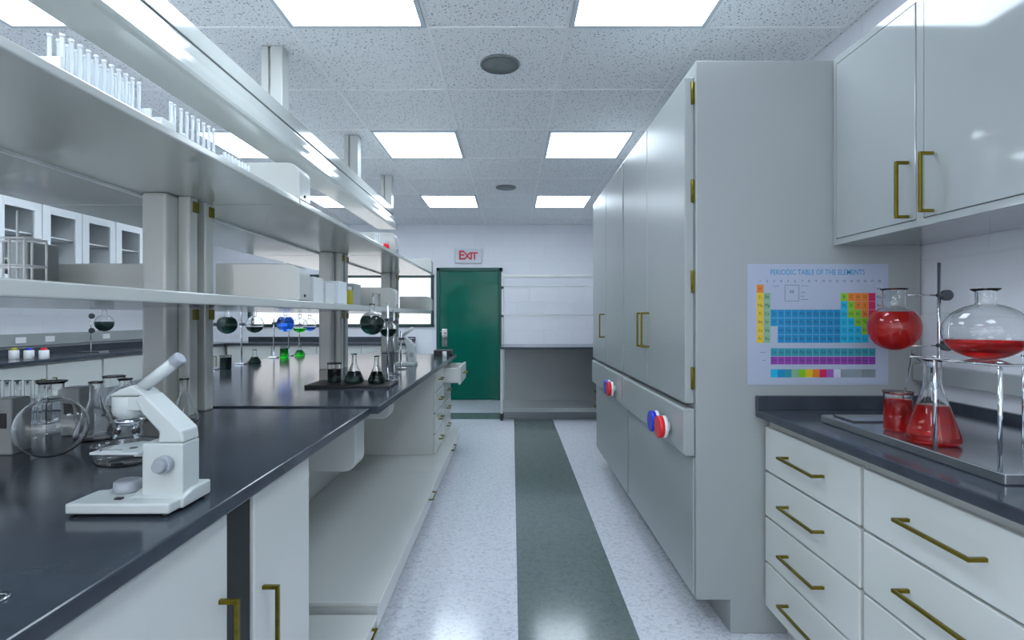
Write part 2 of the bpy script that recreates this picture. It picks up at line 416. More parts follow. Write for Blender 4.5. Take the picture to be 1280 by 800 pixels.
drawer_unit('drawer_cabinet', .994, 1.61, 5.78, 6.06, .11, .857, 4, -1, 'narrow drawer cabinet whose pulls peek out past the far tall cabinet', hl=.07, group='drawer units beyond the tall cabinets')
wt = thing('worktop', (1.29, 1.2, .857), 'black epoxy worktop with upstand, under the red glassware', 'worktop')
obj('slab', box(B(), .958, 1.615, .45, 2.017, .857, CT), M['epoxy'], wt, .004)
bm = B(); box(bm, .958, 1.60, 1.995, 2.017, CT, .941); box(bm, 1.595, 1.617, .45, 2.017, CT, .941)
obj('upstand', bm, M['epoxy'], wt, .002)
wt = thing('worktop', (1.29, 5.2, .857), 'black worktop end beyond the tall cabinets', 'worktop')
obj('slab', box(B(), .958, 1.615, 4.37, 6.09, .857, CT), M['epoxy'], wt, .004)
obj('upstand', box(B(), 1.595, 1.617, 4.37, 6.09, CT, .941), M['epoxy'], wt, .002)
t = thing('wall_cabinet', (1.44, 1.58, 1.53), 'grey glossy two-door wall cabinet above the red flasks', 'cabinet')
bm = B(); box(bm, 1.272, 1.612, 1.14, 2.017, 1.531, 2.262)
obj('body', bm, M['gloss'], t, .003)
fb = B(); box(fb, 1.2655, 1.2725, 1.14, 2.017, 1.531, 1.552); box(fb, 1.2655, 1.2725, 1.14, 2.017, 2.236, 2.262); box(fb, 1.2655, 1.2725, 1.574, 1.602, 1.552, 2.236); box(fb, 1.2655, 1.2725, 1.998, 2.017, 1.552, 2.236)
obj('face_frame', fb, M['gloss'], t)
d = obj('door', box(B(), 1.2635, 1.2725, 1.605, 1.995, 1.555, 2.233), M['gloss'], t, .002); handle((1.2605, 1.629, 1.568), (1.2605, 1.629, 1.74), (-.038, 0, 0), d)
d = obj('door', box(B(), 1.2635, 1.2725, 1.15, 1.571, 1.555, 2.233), M['gloss'], t, .002); handle((1.2605, 1.533, 1.568), (1.2605, 1.533, 1.74), (-.038, 0, 0), d)
obj('raceway', box(B(), 1.575, 1.618, .5, 2.015, 1.0, 1.065), M['cab'], None, .004, 'grey metal socket raceway on the right block wall above the worktop', 'raceway')

# poster on the cabinet side
PS = 2.0195; K = PS/640
def pX(px): return (px-640)*K
def pZ(py): return EYE-(py-396)*K
pst = thing('poster', (pX(1022), PS-.001, pZ(481)), 'periodic table poster taped to the side of the tall cabinet', 'poster')
obj('sheet', box(B(), pX(934), pX(1110), PS-.0015, PS, pZ(481), pZ(330)), M['paper'], pst)
cc = {'o': (.72, .20, .01), 'y': (.72, .50, .01), 's': (.22, .42, .26), 'b': (.0, .24, .50), 'c': (.0, .42, .68), 'l': (.22, .50, .01), 'r': (.60, .005, .10),
      't': (.02, .28, .36), 'p': (.26, .04, .34), 'g': (.24, .30, .34), 'v': (.30, .10, .42), 'w': (.55, .55, .68), 'k': (.20, .23, .26), 'e': (.42, .50, .60), 'd': (.16, .17, .2)}
keys = list(cc); pm = [plain('print_'+k_, cc[k_], .5) for k_ in keys]
bm = B()
def cell(x0, y0, x1, y1, k_, g=.35): box(bm, pX(x0+g), pX(x1-g), PS-.0019, PS-.0014, pZ(y1-g), pZ(y0+g), keys.index(k_))
cx0, cy0, cw, ch = 945.5, 355.7, 8.74, 10.42
def put(c, r_, k_): cell(cx0+(c-1)*cw, cy0+(r_-1)*ch, cx0+c*cw, cy0+r_*ch, k_, .18)
put(1, 1, 'o')
for r_ in range(2, 8): put(1, r_, 'y'); put(2, r_, 's')
for c_ in range(3, 13):
    for r_ in range(4, 8):
        if not (c_ == 3 and r_ > 5): put(c_, r_, 'b')
for r_, row in enumerate(['looor', 'cloor', 'cllor', 'cclлr'.replace('л', 'l'), 'ccclr', 'cccc'], 2):
    for i, k_ in enumerate(row): put(13+i, r_, k_)
for r_ in range(1, 8): put(18, r_, 'e')
obj('element_grid', bm, pm, pst); bm = B()
for c_ in range(3, 18):
    x = cx0+(c_-1)*cw; cell(x, 435.2, x+cw, 445.2, 't', .18); cell(x, 445.6, x+cw, 455.6, 'p', .18)
obj('series_rows', bm, pm, pst); bm = B()
for i, k_ in enumerate('cbtslyorvwgggkk'):
    x = cx0+(2+i)*cw; cell(x, 461.5, x+cw, 471.7, k_, .05)
obj('legend_strip', bm, pm, pst); bm = B()
for a in ((980.6, 356.2, 998.7, 356.8), (980.6, 376.0, 998.7, 376.6), (980.6, 356.2, 981.2, 376.6), (998.1, 356.2, 998.7, 376.6)): cell(*a, 'd', 0)
for a in ((966, 357.5, 974, 358.2), (1001, 357, 1010, 357.7), (1001, 365, 1006, 366), (1001, 370, 1005, 371), (1001, 374, 1010, 374.8), (950, 440, 957, 440.8), (953, 450, 957, 450.8)): cell(*a, 'k', 0)
obj('key_outline', bm, pm, pst)
syms = {1: 'H', 3: 'Li', 4: 'Be', 5: 'B', 6: 'C', 7: 'N', 8: 'O', 9: 'F', 10: 'Ne', 2: 'He'}
P = [['H']+['']*16+['He'], ['Li', 'Be']+['']*10+['B', 'C', 'N', 'O', 'F', 'Ne'], ['Na', 'Mg']+['']*10+['Al', 'Si', 'P', 'S', 'Cl', 'Ar'],
     'K Ca Sc Ti V Cr Mn Fe Co Ni Cu Zn Ga Ge As Se Br Kr'.split(), 'Rb Sr Y Zr Nb Mo Tc Ru Rh Pd Ag Cd In Sn Sb Te I Xe'.split(),
     ['Cs', 'Ba', '']+'Hf Ta W Re Os Ir Pt Au Hg Tl Pb Bi Po At Rn'.split(), ['Fr', 'Ra', '']+'Rf Db Sg Bh Hs Mt Ds Rg Cn Nh Fl Mc Lv Ts Og'.split()]
it = []
for r_, row in enumerate(P):
    for c_, s_ in enumerate(row):
        if s_: it.append((s_, 5.2*K, (pX(cx0+(c_+.5)*cw), PS-.0021, pZ(cy0+(r_+.5)*ch)), .0001))
for row, yy in (('La Ce Pr Nd Pm Sm Eu Gd Tb Dy Ho Er Tm Yb Lu'.split(), 440.2), ('Ac Th Pa U Np Pu Am Cm Bk Cf Es Fm Md No Lr'.split(), 450.6)):
    for i, s_ in enumerate(row): it.append((s_, 5.0*K, (pX(cx0+(i+2.5)*cw), PS-.0021, pZ(yy)), .0001))
for c_ in range(18): it.append((str(c_+1), 4.2*K, (pX(cx0+(c_+.5)*cw), PS-.0018, pZ(351.5)), .0001))
it.append(('H', 7*K, (pX(989.5), PS-.0018, pZ(365)), .0001))
text_meshes(it, pst, plain('print_ink', (.03, .05, .09)), 'element_symbols')
text_meshes([('PERIODIC TABLE OF THE ELEMENTS', 9.6*K, (pX(1021.5), PS-.0018, pZ(340.6)), .0001, .0001)], pst, plain('print_title', (.0, .27, .52)), 'title')
o_ = pst.children[-1]
me = o_.data; xs_ = [v.co.x for v in me.vertices]; sc = (118*K)/(max(xs_)-min(xs_)); mid = (max(xs_)+min(xs_))/2
for v in me.vertices: v.co.x = (v.co.x-mid)*sc+mid

# ------------------------------------------------------------------ island bench
EX0 = -2.13
wtn = thing('worktop', (-1.35, 1.1, .857), 'black epoxy island worktop nearest the viewer, under the microscope', 'worktop')
obj('slab', box(B(), EX0, -.565, .25, 2.035, .857, CT), M['epoxy'], wtn, .004)
obj('cup_rim', lathe(B(), [(.011, 0), (.016, 0), (.016, .003), (.011, .003)], (-.664, .656, CT), 24, True), M['chrome'], wtn)
obj('slab', box(B(), EX0, -.532, 2.045, 4.92, .861, CT+.006), M['epoxy'], thing('worktop', (-1.35, 3.5, .86), 'black epoxy island worktop beyond the joint, under the dark flasks', 'worktop'), .004)
# base cabinets of the near bench
def door_cabinet(y0, y1, ymid, z, lab, hz):
    t = thing('base_cabinet', (-.88, (y0+y1)/2, 0), lab, 'cabinet', 'door cabinets under the near island worktop')
    bm = B(); box(bm, -.62, -1.165, y0, y1, .10, .857); box(bm, -.68, -1.165, y0, y1, 0, .10)
    obj('body', bm, M['base'], t, .002)
    d = obj('door', box(B(), -.60, -.6195, y0+.004, y1-.004, .12, .835), M['base'], t, .004)
    handle((-.60, ymid, hz), (-.60, ymid, hz-.2), (.036, 0, 0), d)
door_cabinet(.45, 1.085, 1.05, 0, 'grey island base cabinet under the microscope, handle by the dark gap', .666)
door_cabinet(1.188, 1.52, 1.232, 0, 'narrow grey island base cabinet just past the dark gap', .60)
bm = B(); box(bm, -.606, -1.165, 1.09, 1.183, .0, .857)  # near-black box across the open gap, in place of its shade
obj('gap_shade_panel', bm, M['dark'], None, 0, 'dark panel standing in for shade in the gap between two island door cabinets', 'panel')
obj('spine_panel', box(B(), -1.17, -1.20, .3, 4.92, 0, .857), M['base'], None, .002, 'grey back panel under the island worktops behind the low plinth', 'panel')
t = thing('base_cabinet', (-1.65, 2.6, 0), 'long grey island base cabinet facing the left wall', 'cabinet')
bm = B(); box(bm, -1.205, -2.07, .3, 4.9, .1, .857); box(bm, -1.205, -2.0, .3, 4.9, 0, .1); obj('body', bm, M['cab'], t)
for i in range(8): obj('door', box(B(), -2.07, -2.088, .32+i*.57, .32+i*.57+.56, .12, .84), M['cab'], t, .003)
# hanging boxes
def hang(y0, y1, zb, x0, lab):
    r_ = .05; pts = [(-1.165, .857), (-1.165, zb)]
    for k_ in range(7):
        a = -PI/2+k_*PI/12; pts.append((x0-r_+r_*math.cos(a), zb+r_+r_*math.sin(a)))
    pts.append((x0, .857))
    obj('support_bracket', prism(B(), pts, 'y', y0, y1), M['base'], None, .006, lab, 'bracket', 'rounded brackets under the island worktop')
hang(2.29, 2.43, .556, -.70, 'rounded grey support hanging under the worktop, nearest one')
hang(2.98, 3.08, .655, -.71, 'smaller rounded grey support under the worktop, before the drawer cabinet')
# plinth
def plinth(y0, y1, zt, lab, hs):
    t = thing('low_plinth', (-.83, (y0+y1)/2, 0), lab, 'plinth', 'low plinth cabinets under the island')
    bm = B(); box(bm, -.491, -1.165, y0, y1, zt-.018, zt); box(bm, -.50, -1.165, y0+.005, y1-.005, .09, zt-.018); box(bm, -.56, -1.165, y0+.02, y1-.02, 0, .09)
    obj('body', bm, M['base'], t, .002)
    for a, b_ in hs: handle((-.50, a, .150), (-.50, b_, .150), (.024, 0, 0), t, .006)
plinth(1.53, 1.865, .165, 'lowest grey plinth step beside the narrow door cabinet', ((1.72, 1.80),))
plinth(1.90, 3.50, .19, 'long grey plinth in the open knee space', ((3.08, 3.22),))
plinth(3.505, 4.95, .19, 'far grey plinth carrying the drawer cabinet', ((4.22, 4.40),))
drawer_unit('drawer_cabinet', -.585, -1.165, 3.92, 4.36, .1905, .857, 4, 1, 'grey drawer cabinet on the plinth, its near side facing the viewer', hl=.06, kick=False, group='island drawer cabinets', out=.03)
drawer_unit('drawer_cabinet', -.585, -1.165, 4.365, 4.90, .1905, .857, 4, 1, 'grey drawer cabinet with its top drawer pulled open toward the aisle', hl=.06, kick=False, opened=(0, .145), group='island drawer cabinets', out=.03)

# shelf posts
ZS = 1.283; ZU = 1.692; TH = .032; TU = .022
def make_post():
    t = thing('shelf_post', (-1.25, 0, CT), 'x', 'post', 'posts carrying the island shelves')
    for z0_, z1_ in ((CT, ZS), (ZS+TH, ZU)): pass
    bm = B(); box(bm, -1.312, -1.222, -.19, -.10, CT, ZU); obj('column', bm, M['shelf'], t, .012)
    for y0_ in (-.13, -.03):
        bm = B(); box(bm, -1.222 if y0_ < -.1 else -1.25, -1.178, y0_, y0_+.052, CT, ZU); s_ = obj('upright', bm, M['shelf'], t, .006)
        for zz in (ZS-.045, ZU-.055):
            obj('clip', box(B(), -1.195, -1.172, y0_+.02, y0_+.05, zz, zz+.04), M['brass'], s_, .002)
    obj('back_plate', box(B(), -1.312, -1.222, -.10, .02, CT, ZU), M['shelf'], t, .006)
    return t
labs = ['grey shelf post nearest the viewer, behind the microscope', 'grey shelf post in the middle of the island', 'grey shelf post at the far end of the island']
p0 = make_post(); p0.location = (-1.25, 2.0, CT); p0['label'] = labs[0]
for y, l_ in ((3.66, labs[1]), (5.31, labs[2])): dup(p0, (-1.25, y, CT if y < 4.9 else CT), 0, l_)
obj('worktop_end', box(B(), -1.45, -1.08, 4.925, 5.45, .80, CT), M['epoxy'], None, .004, 'short black end ledge under the last shelf post', 'worktop')
obj('end_pedestal', box(B(), -1.40, -1.12, 4.95, 5.42, 0, .7995), M['cab'], None, .004, 'grey pedestal below the black ledge at the island end', 'pedestal')
# shelves
def shelf(y0, y1, z, lab, rail=True, notch=None):
    t = thing('shelf_board', (-1.345, (y0+y1)/2, z), lab, 'shelf', 'long grey shelves over the island')
    a_, b_ = -1.85, -.838
    pts = [(a_, y0), (b_, y0), (b_, y1), (a_, y1)] if notch is None else [(a_, y0), (b_, y0), (b_, y1), (-1.17, y1), (-1.17, notch), (-1.316, notch), (-1.316, y1), (a_, y1)]
    obj('board', prism(B(), pts, 'z', z, z+(TU if z > 1.5 else TH)), M['shelf'], t, .004)
    if rail: obj('seam_rail', box(B(), -1.348, -1.334, y0, y1, z-.009, z-.0005), M['white'], t)
segs = [(-.3, 2.02), (2.025, 3.68), (3.685, 5.47)]
nm = ['nearest the viewer', 'in the middle', 'at the far end']
for (a, b_), n_, nc in zip(segs, nm, (1.805, 3.465, 5.115)):
    shelf(a, b_, ZU, 'upper grey shelf over the island, segment '+n_)
    shelf(a, b_ if b_ < 5 else 5.335, ZS, 'lower grey shelf over the island, segment '+n_, False, nc)
def divider(yc, z, x0, x1, lab, th=.11):
    """rounded end stop standing on a shelf; x0 outer (rounded) end"""
    r_ = .05; s_ = 1 if x0 > x1 else -1; top = z+.145
    pts = [(x1, z), (x0, z)]
    for k_ in range(7):
        a = k_*PI/12; pts.append((x0-s_*r_+s_*r_*math.cos(a), top-r_+r_*math.sin(a)))
    pts.append((x1, top))
    t = thing('shelf_divider', ((x0+x1)/2, yc+th/2, z), lab, 'divider', 'rounded end stops on the island shelves')
    obj('body', prism(B(), pts, 'y', yc, yc+th), M['shelf'], t, .004)
    obj('screw', disc(B(), (x0-s_*.001, yc+.05, z+.02), .006, s_*.004, 'x'), M['black'], t)
for yc, n_ in ((2.02, 'by the nearest post'), (3.68, 'by the middle post'), (5.33, 'at the far end')):
    for z, w_ in ((ZU+TU+.0005, 'upper'), (ZS+TH+.0005, 'lower')):
        divider(yc, z, -.838, -1.17, 'rounded grey end stop on the %s island shelf %s, aisle side' % (w_, n_))
        divider(yc, z, -1.85, -1.36, 'rounded grey end stop on the %s island shelf %s, window side' % (w_, n_), .03)
# overhead raceway
bm = B(); pr = [(-1.335, 2.12), (-1.165, 2.115), (-1.150, 2.12), (-1.148, 2.135), (-1.155, 2.165), (-1.166, 2.20), (-1.172, 2.24), (-1.172, 2.249), (-1.19, 2.249), (-1.19, 2.256), (-1.170, 2.256), (-1.170, 2.325), (-1.335, 2.325)]
t = thing('overhead_raceway', (-1.25, 2.7, 2.12), 'long glossy pale service raceway hung from the ceiling over the island', 'raceway')
obj('housing', prism(bm, pr, 'y', .3, 5.08), paint('raceway_enamel', (.42, .445, .43), .14, var=.015, scale=2, coat=.3), t, .002)
obj('groove', box(B(), -1.186, -1.1895, .31, 5.07, 2.247, 2.258), M['dark'], t)
def drop(y, lab, o=None):
    t = thing('ceiling_hanger', (-1.23, y, 2.326), lab, 'hanger', 'hangers of the overhead raceway')
    bm = B(); box(bm, -1.285, -1.25, y-.05, y+.02, 2.326, HC-.002); box(bm, -1.238, -1.176, y-.05, y+.03, 2.326, HC-.002); box(bm, -1.27, -1.20, y-.03, y, 2.326, HC-.002)
    obj('channel', bm, M['shelf'], t, .004)
drop(2.67, 'pale ceiling hanger of the raceway, nearest'); drop(3.96, 'pale ceiling hanger of the raceway, middle one'); drop(5.05, 'wide pale ceiling hanger at the raceway end')
# power pedestals
for y, l_ in ((1.37, 'grey socket box on the island worktop, nearer the left edge'), (1.58, 'grey socket box on the island worktop, behind the glass flasks')):
    t = thing('socket_box', (-1.34, y, CT), l_, 'socket box', 'socket boxes on the island'); obj('body', box(B(), -1.368, -1.312, y-.028, y+.028, CT, CT+.148), M['cab'], t, .004)
    obj('socket', box(B(), -1.355, -1.325, y-.0295, y-.028, CT+.07, CT+.11), M['black'], t)

# ------------------------------------------------------------------ back bench
t = thing('open_bench', (.68, 6.45, 0), 'open grey bench with black top and bare shelves at the back wall', 'bench')
obj('bench_top', box(B(), -.145, 1.50, 6.12, 6.80, .862, CT), M['epoxy'], t, .003)
obj('back_panel', box(B(), -.10, 1.48, 6.76, 6.79, .155, .862), M['cab'], t)
obj('base_shelf', box(B(), -.12, 1.49, 6.14, 6.79, .105, .155), M['cab'], t, .004)
for x in (-.125, 1.48):
    bm = B(); prism(bm, [(6.14, .862), (6.17, .862), (6.19, .155), (6.30, .155), (6.30, .09), (6.13, .09)], 'x', x-.015, x+.015); box(bm, x-.012, x+.012, 6.74, 6.79, .09, .862)
    lg = obj('leg', bm, M['shelf'], t, .003)
    bm = B(); 
    for yy in (6.17, 6.72): disc(bm, (x-.016, yy, .045), .045, .032, 'x')
    obj('caster', bm, M['black'], lg)
for x in (-.125, 1.48): obj('upright', box(B(), x-.014, x+.014, 6.75, 6.79, CT, 1.84), M['shelf'], t, .003)
for z, d_ in ((1.765, .03), (1.645, .014), (1.27, .014)): obj('shelf', box(B(), -.11, 1.466, 6.60, 6.79, z, z+d_), M['shelf'], t, .002)
for z in (1.62, 1.245):
    obj('shelf_clip', box(B(), -.14, -.11, 6.70, 6.75, z, z+.03), M['black'], t)

# ------------------------------------------------------------------ left wall cabinets
t = thing('glazed_wall_cabinet', (-4.43, 4.8, 1.53), 'white wall cabinets with glazed doors along the left wall', 'cabinet')
bm = B(); box(bm, XL+.002, -4.27, 2.9, 6.75, 2.255, 2.285); box(bm, XL+.002, -4.27, 2.9, 6.75, 1.53, 1.55); box(bm, XL+.002, XL+.012, 2.9, 6.75, 1.55, 2.255)
n_ = 9; 
for k in range(n_+1): y = 4.205-3*.43+k*.43; box(bm, XL+.012, -4.275, y-.008, y+.008, 1.55, 2.255)
obj('carcass', bm, M['white'], t)
for z in (1.74, 1.985):
    obj('inner_shelf', box(B(), XL+.02, -4.30, 2.93, 6.74, z, z+.014), M['white'], t)
for k in range(n_):
    y = 4.205-3*.43+k*.43
    bm = B(); box(bm, -4.27, -4.25, y+.006, y+.085, 1.535, 2.28); box(bm, -4.27, -4.25, y+.355, y+.424, 1.535, 2.28)
    box(bm, -4.27, -4.25, y+.085, y+.355, 2.195, 2.28); box(bm, -4.27, -4.25, y+.085, y+.355, 1.535, 1.61)
    d = obj('door', bm, M['white'], t, .002)
    obj('door_pane', box(B(), -4.264, -4.260, y+.08, y+.36, 1.605, 2.20), M['pane'], d)
for k in range(4):
    y0 = 2.6+k*1.2
    tt = thing('base_cabinet', (-4.3, y0+.6, 0), ['pale base cabinet along the left wall, first from the viewer', 'pale base cabinet along the left wall, second from the viewer', 'pale base cabinet along the left wall, third from the viewer', 'pale base cabinet along the left wall, nearest the window wall'][k], 'cabinet', 'base cabinets along the left wall')
    bm = B(); box(bm, XL+.002, -4.01, y0, y0+1.195, .1, .857); box(bm, XL+.002, -4.08, y0, y0+1.195, 0, .1); obj('body', bm, M['shelf'], tt, .002)
    for j in range(2):
        d = obj('door', box(B(), -4.01, -3.992, y0+.01+j*.595, y0+.59+j*.595, .12, .84), M['shelf'], tt, .003)
        handle((-3.992, y0+.54+j*.11, .55), (-3.992, y0+.54+j*.11, .72), (.034, 0, 0), d)
wl = thing('worktop', (-4.28, 5, .857), 'long black worktop with upstand along the left wall', 'worktop')
obj('slab', box(B(), XL+.002, -3.965, 2.6, 7.40, .857, CT), M['epoxy'], wl, .004)
obj('upstand', box(B(), XL+.002, XL+.024, 2.6, 7.40, CT, .95), M['epoxy'], wl, .002)
t = thing('wall_raceway', (XL+.03, 5, .97), 'grey socket raceway on the left wall above the worktop', 'raceway')
obj('housing', box(B(), XL+.002, XL+.05, 2.6, 7.45, .975, 1.09), M['cab'], t, .004)
for y in (3.6, 4.75, 5.05, 5.75, 6.9):
    obj('socket', box(B(), XL+.05, XL+.056, y-.05, y+.05, 1.005, 1.06), M['whitecap'], t)
# worktop under the window
t = thing('worktop', (-3.2, 7.4, .857), 'black worktop under the window at the back wall', 'worktop')
obj('slab', box(B(), -3.96, -1.45, 7.05, YB-.002, .857, CT), M['epoxy'], t, .004); obj('upstand', box(B(), -3.96, -1.45, YB-.024, YB-.002, CT, .95), M['epoxy'], t, .002)
t = thing('base_cabinet', (-2.7, 7.4, 0), 'pale base cabinet below the window', 'cabinet')
bm = B(); box(bm, -3.95, -1.47, 7.10, YB-.003, .1, .857); box(bm, -3.95, -1.47, 7.17, YB-.003, 0, .1); obj('body', bm, M['shelf'], t)
for j in range(4): obj('door', box(B(), -3.94+j*.62, -3.33+j*.62, 7.082, 7.10, .12, .84), M['shelf'], t, .003)

# ------------------------------------------------------------------ glassware builders
def vessel(outer, th=.0022):
    """outer: (r,z) list from the centre of the base to the rim; returns closed thin-wall profile"""
    n = len(outer); inner = []
    for i, (r_, z_) in enumerate(outer):
        a = outer[max(0, i-1)]; b_ = outer[min(n-1, i+1)]; dx, dz = b_[0]-a[0], b_[1]-a[1]; L = math.hypot(dx, dz) or 1
        nx, nz = -dz/L, dx/L
        inner.append((max(0, r_+nx*th) if r_ > 1e-6 else 0, z_+nz*th if r_ > 1e-6 else z_+th))
    return outer+inner[::-1]
def fill(outer, level, gap=.0016):
    pts = []
    n = len(outer)
    for i, (r_, z_) in enumerate(outer):
        a = outer[max(0, i-1)]; b_ = outer[min(n-1, i+1)]; dx, dz = b_[0]-a[0], b_[1]-a[1]; L = math.hypot(dx, dz) or 1
        p = (max(0, r_-dz/L*gap) if r_ > 1e-6 else 0, z_+dx/L*gap if r_ > 1e-6 else z_+gap)
        if p[1] > level and pts:
            q = pts[-1]; f = (level-q[1])/(p[1]-q[1]+1e-9); pts.append((q[0]+(p[0]-q[0])*f, level)); break
        pts.append(p)
    pts.append((0, level)); return pts
def round_prof(R, nr, nh, lip=.004, flat=.35, squash=1):
    pts = [(0, 0)]; a0 = -PI/2+flat*.8
    zc = -R*math.sin(a0)
    a1 = math.acos(nr/R)
    for i in range(19):
        a = a0+(a1-a0)*i/18; pts.append((R*math.cos(a), (zc+R*math.sin(a))*squash))
    zt = pts[-1][1]
    pts += [(nr, zt+.008), (nr, zt+nh-.006), (nr+lip, zt+nh)]
    return pts
def erl_prof(R, H, nr, lip=.004):
    hb = H*.68
    return [(0, 0), (R*.8, 0), (R*.94, .003), (R, .012), (R*.97, .022), (nr+.004, hb-.01), (nr, hb+.006), (nr, H-.006), (nr+lip, H)]
def beak_prof(R, H): return [(0, 0), (R*.85, 0), (R*.96, .003), (R, .010), (R, H-.006), (R+.004, H)]
def flask(name, prof, loc, lab, cat, level=None, liq=None, group=None, seg=40, th=.0022, cap=None):
    t = thing(name, loc, lab, cat, group)
    g = obj('glass_wall', lathe(B(), vessel(prof, th), loc, seg), M['glass'], t)
    if level: obj('liquid', lathe(B(), fill(prof, level), loc, seg), liq, t)
    return t
def ring_stand(x, y, zb, h, rods, lab, base=(.05, .04), group=None, knob_r=.016):
    """rods: (z, dx, dy) clamp arms"""
    t = thing('ring_stand', (x, y, zb), lab, 'stand', group)
    obj('base', box(B(), x-base[0], x+base[0], y-base[1], y+base[1], zb, zb+.01), M['chrome'], t, .002)
    obj('rod', tube(B(), (x, y, zb+.01), (x, y, zb+h), .0055), M['chrome'], t)
    for z, dx, dy in rods:
        bm = B(); tube(bm, (x, y-.006, z), (x+dx, y+dy-.006, z), .0028)
        a = obj('clamp_arm', bm, M['chrome'], t)
        bm = B(); disc(bm, (x+.018, y-.018, z), knob_r, .016, 'y'); tube(bm, (x-.012, y-.006, z), (x+.016, y-.006, z), .007, 8)
        obj('clamp_knob', bm, M['knob'], a)
    return t

# right worktop glassware
t = thing('steel_tray', (1.28, 1.44, CT), 'flat steel tray under the red glassware on the right worktop', 'tray')
bm = B(); prism(bm, [(1.057, 1.098), (1.535, 1.098), (1.535, 1.765), (1.064, 1.765)], 'z', CT+.0005, CT+.026)
obj('tray_body', bm, M['tray'], t, .003)
TZ = CT+.0265
flask('erlenmeyer_flask', erl_prof(.062, .222, .020), (1.127, 1.372, TZ), 'glass conical flask half full of red liquid, behind the stand leg', 'flask', .10, M['redliq'])
flask('beaker', beak_prof(.036, .115), (1.140, 1.512, TZ), 'small glass beaker of red liquid beside the conical flask', 'beaker', .095, M['redliq'])
bm = B(); tube(bm, (1.075, 1.375, 1.148), (1.125, 1.372, 1.115), .0035); tube(bm, (1.125, 1.372, 1.115), (1.128, 1.375, 1.02), .0035)
obj('stirring_rod', bm, M['glass'], None, 0, 'bent glass rod leaning in the conical flask of red liquid', 'rod')
# little glass table
t = thing('glass_stand', (1.19, 1.26, TZ), 'low stand of glass plate on four chrome legs carrying the big round flask', 'stand')
obj('top_plate', box(B(), 1.056, 1.36, 1.108, 1.36, 1.1415, 1.1475), M['glass'], t, .001)
for x, y in ((1.063, 1.115), (1.063, 1.286), (1.35, 1.118), (1.35, 1.35)):
    lg = obj('leg', tube(B(), (x, y, TZ), (x, y, 1.141), .0045), M['chrome'], t)
    obj('leg_cap', tube(B(), (x, y, 1.1475), (x, y, 1.152), .006), M['chrome'], lg)
flask('round_flask', round_prof(.086, .020, .036, .010, .35, .80), (1.158, 1.252, 1.148), 'large round glass flask one third full of red liquid on the glass stand', 'flask', .046, M['redliq'], seg=56)
# clamp stand + hanging bulb
ring_stand(1.535, 1.84, CT, .557, ((1.327, -.135, -.02), (1.147, -.12, -.02)), 'chrome clamp stand with two dark knobs near the corner', (.04, .045), knob_r=.019)
flask('hanging_flask', round_prof(.082, .035, .064, .009, .15), (1.373, 1.84, 1.130), 'round glass flask of red liquid hanging from the clamp stand', 'flask', .138, M['redliq'], seg=48)
bm = B(); tube(bm, (1.345, 1.72, 1.135), (1.165, 1.535, .95), .0028)
obj('glass_tube', bm, M['glass'], None, 0, 'thin glass tube slanting into the small red beaker', 'tube')
obj('glass_plate', box(B(), 1.09, 1.19, 1.63, 1.74, TZ, TZ+.004), M['glass'], None, .001, 'clear glass slide plate lying at the tray tip', 'plate')

# island near glassware
GI = 'clear empty glassware behind the microscope'
flask('round_flask', round_prof(.078, .026, .045, .008), (-1.205, 1.34, CT), 'empty round glass flask beside the grey socket box at the left edge', 'flask', group=GI)
flask('erlenmeyer_flask', erl_prof(.052, .17, .016), (-1.235, 1.52, CT), 'empty conical glass flask right of the round one', 'flask', group=GI)
flask('erlenmeyer_flask', erl_prof(.046, .15, .012), (-1.13, 1.765, CT), 'small conical glass flask right in front of the nearest shelf post', 'flask', group=GI)
flask('beaker', beak_prof(.034, .14), (-1.50, 1.93, CT), 'tall glass beaker behind the microscope eyepiece', 'beaker', group=GI)
flask('round_flask', round_prof(.060, .018, .03, .006), (-1.36, 1.80, CT), 'small round glass flask half hidden behind the microscope head', 'flask', group=GI)
flask('crystallizing_dish', [(0, 0), (.05, 0), (.062, .004), (.066, .014), (.068, .045), (.071, .047)], (-.965, 1.28, CT), 'shallow round glass dish behind the microscope stage', 'dish', group=GI)
# glass beads on the dish: bubbles of a glass bead bath
t = thing('tube_rack', (-1.62, 1.66, CT), 'clear rack of glass test tubes at the far side of the near worktop', 'rack')
bm = B()
for z in (.02, .10): box(bm, -1.76, -1.48, 1.63, 1.69, CT+z, CT+z+.004)
for x in (-1.758, -1.486): box(bm, x, x+.004, 1.63, 1.69, CT, CT+.104)
obj('frame', bm, M['glass'], t)
for i in range(8):
    x = -1.735+i*.033
    flask('test_tube', [(0, 0), (.006, .002), (.009, .009), (.009, .13), (.011, .132)], (x, 1.66, CT+.0245), 'clear test tube standing in the glass rack on the worktop', 'test tube', group='clear tubes in the glass rack', seg=14, th=.0012)

# ------------------------------------------------------------------ microscope
mic = thing('microscope', (-.71, .98, CT), 'white monocular microscope on the near island worktop', 'microscope')
z0 = CT+.006
bm = B(); prism(bm, [(-.808, .924), (-.6196, .924), (-.6125, 1.04), (-.775, 1.04), (-.790, 1.005), (-.808, 1.0)], 'z', z0, z0+.019)
prism(bm, [(.953, z0+.019), (.985, z0+.028), (1.042, z0+.028), (1.042, z0+.0), (.953, z0)], 'x', -.715, -.6125)
obj('base', bm, M['scope'], mic, .0035)
bm = B()
for x, y in ((-.798, .933), (-.63, .933), (-.625, 1.03), (-.765, 1.03)): disc(bm, (x, y, CT+.0005), .006, .006, 'z', 12)
obj('rubber_feet', bm, M['black'], mic)
obj('switch', box(B(), -.735, -.722, .945, .953, z0+.019, z0+.022), M['black'], mic)
bm = B(); box(bm, -.698, -.621, .965, 1.018, z0+.0195, 1.011)
obj('pillar', bm, M['scope'], mic, .003)
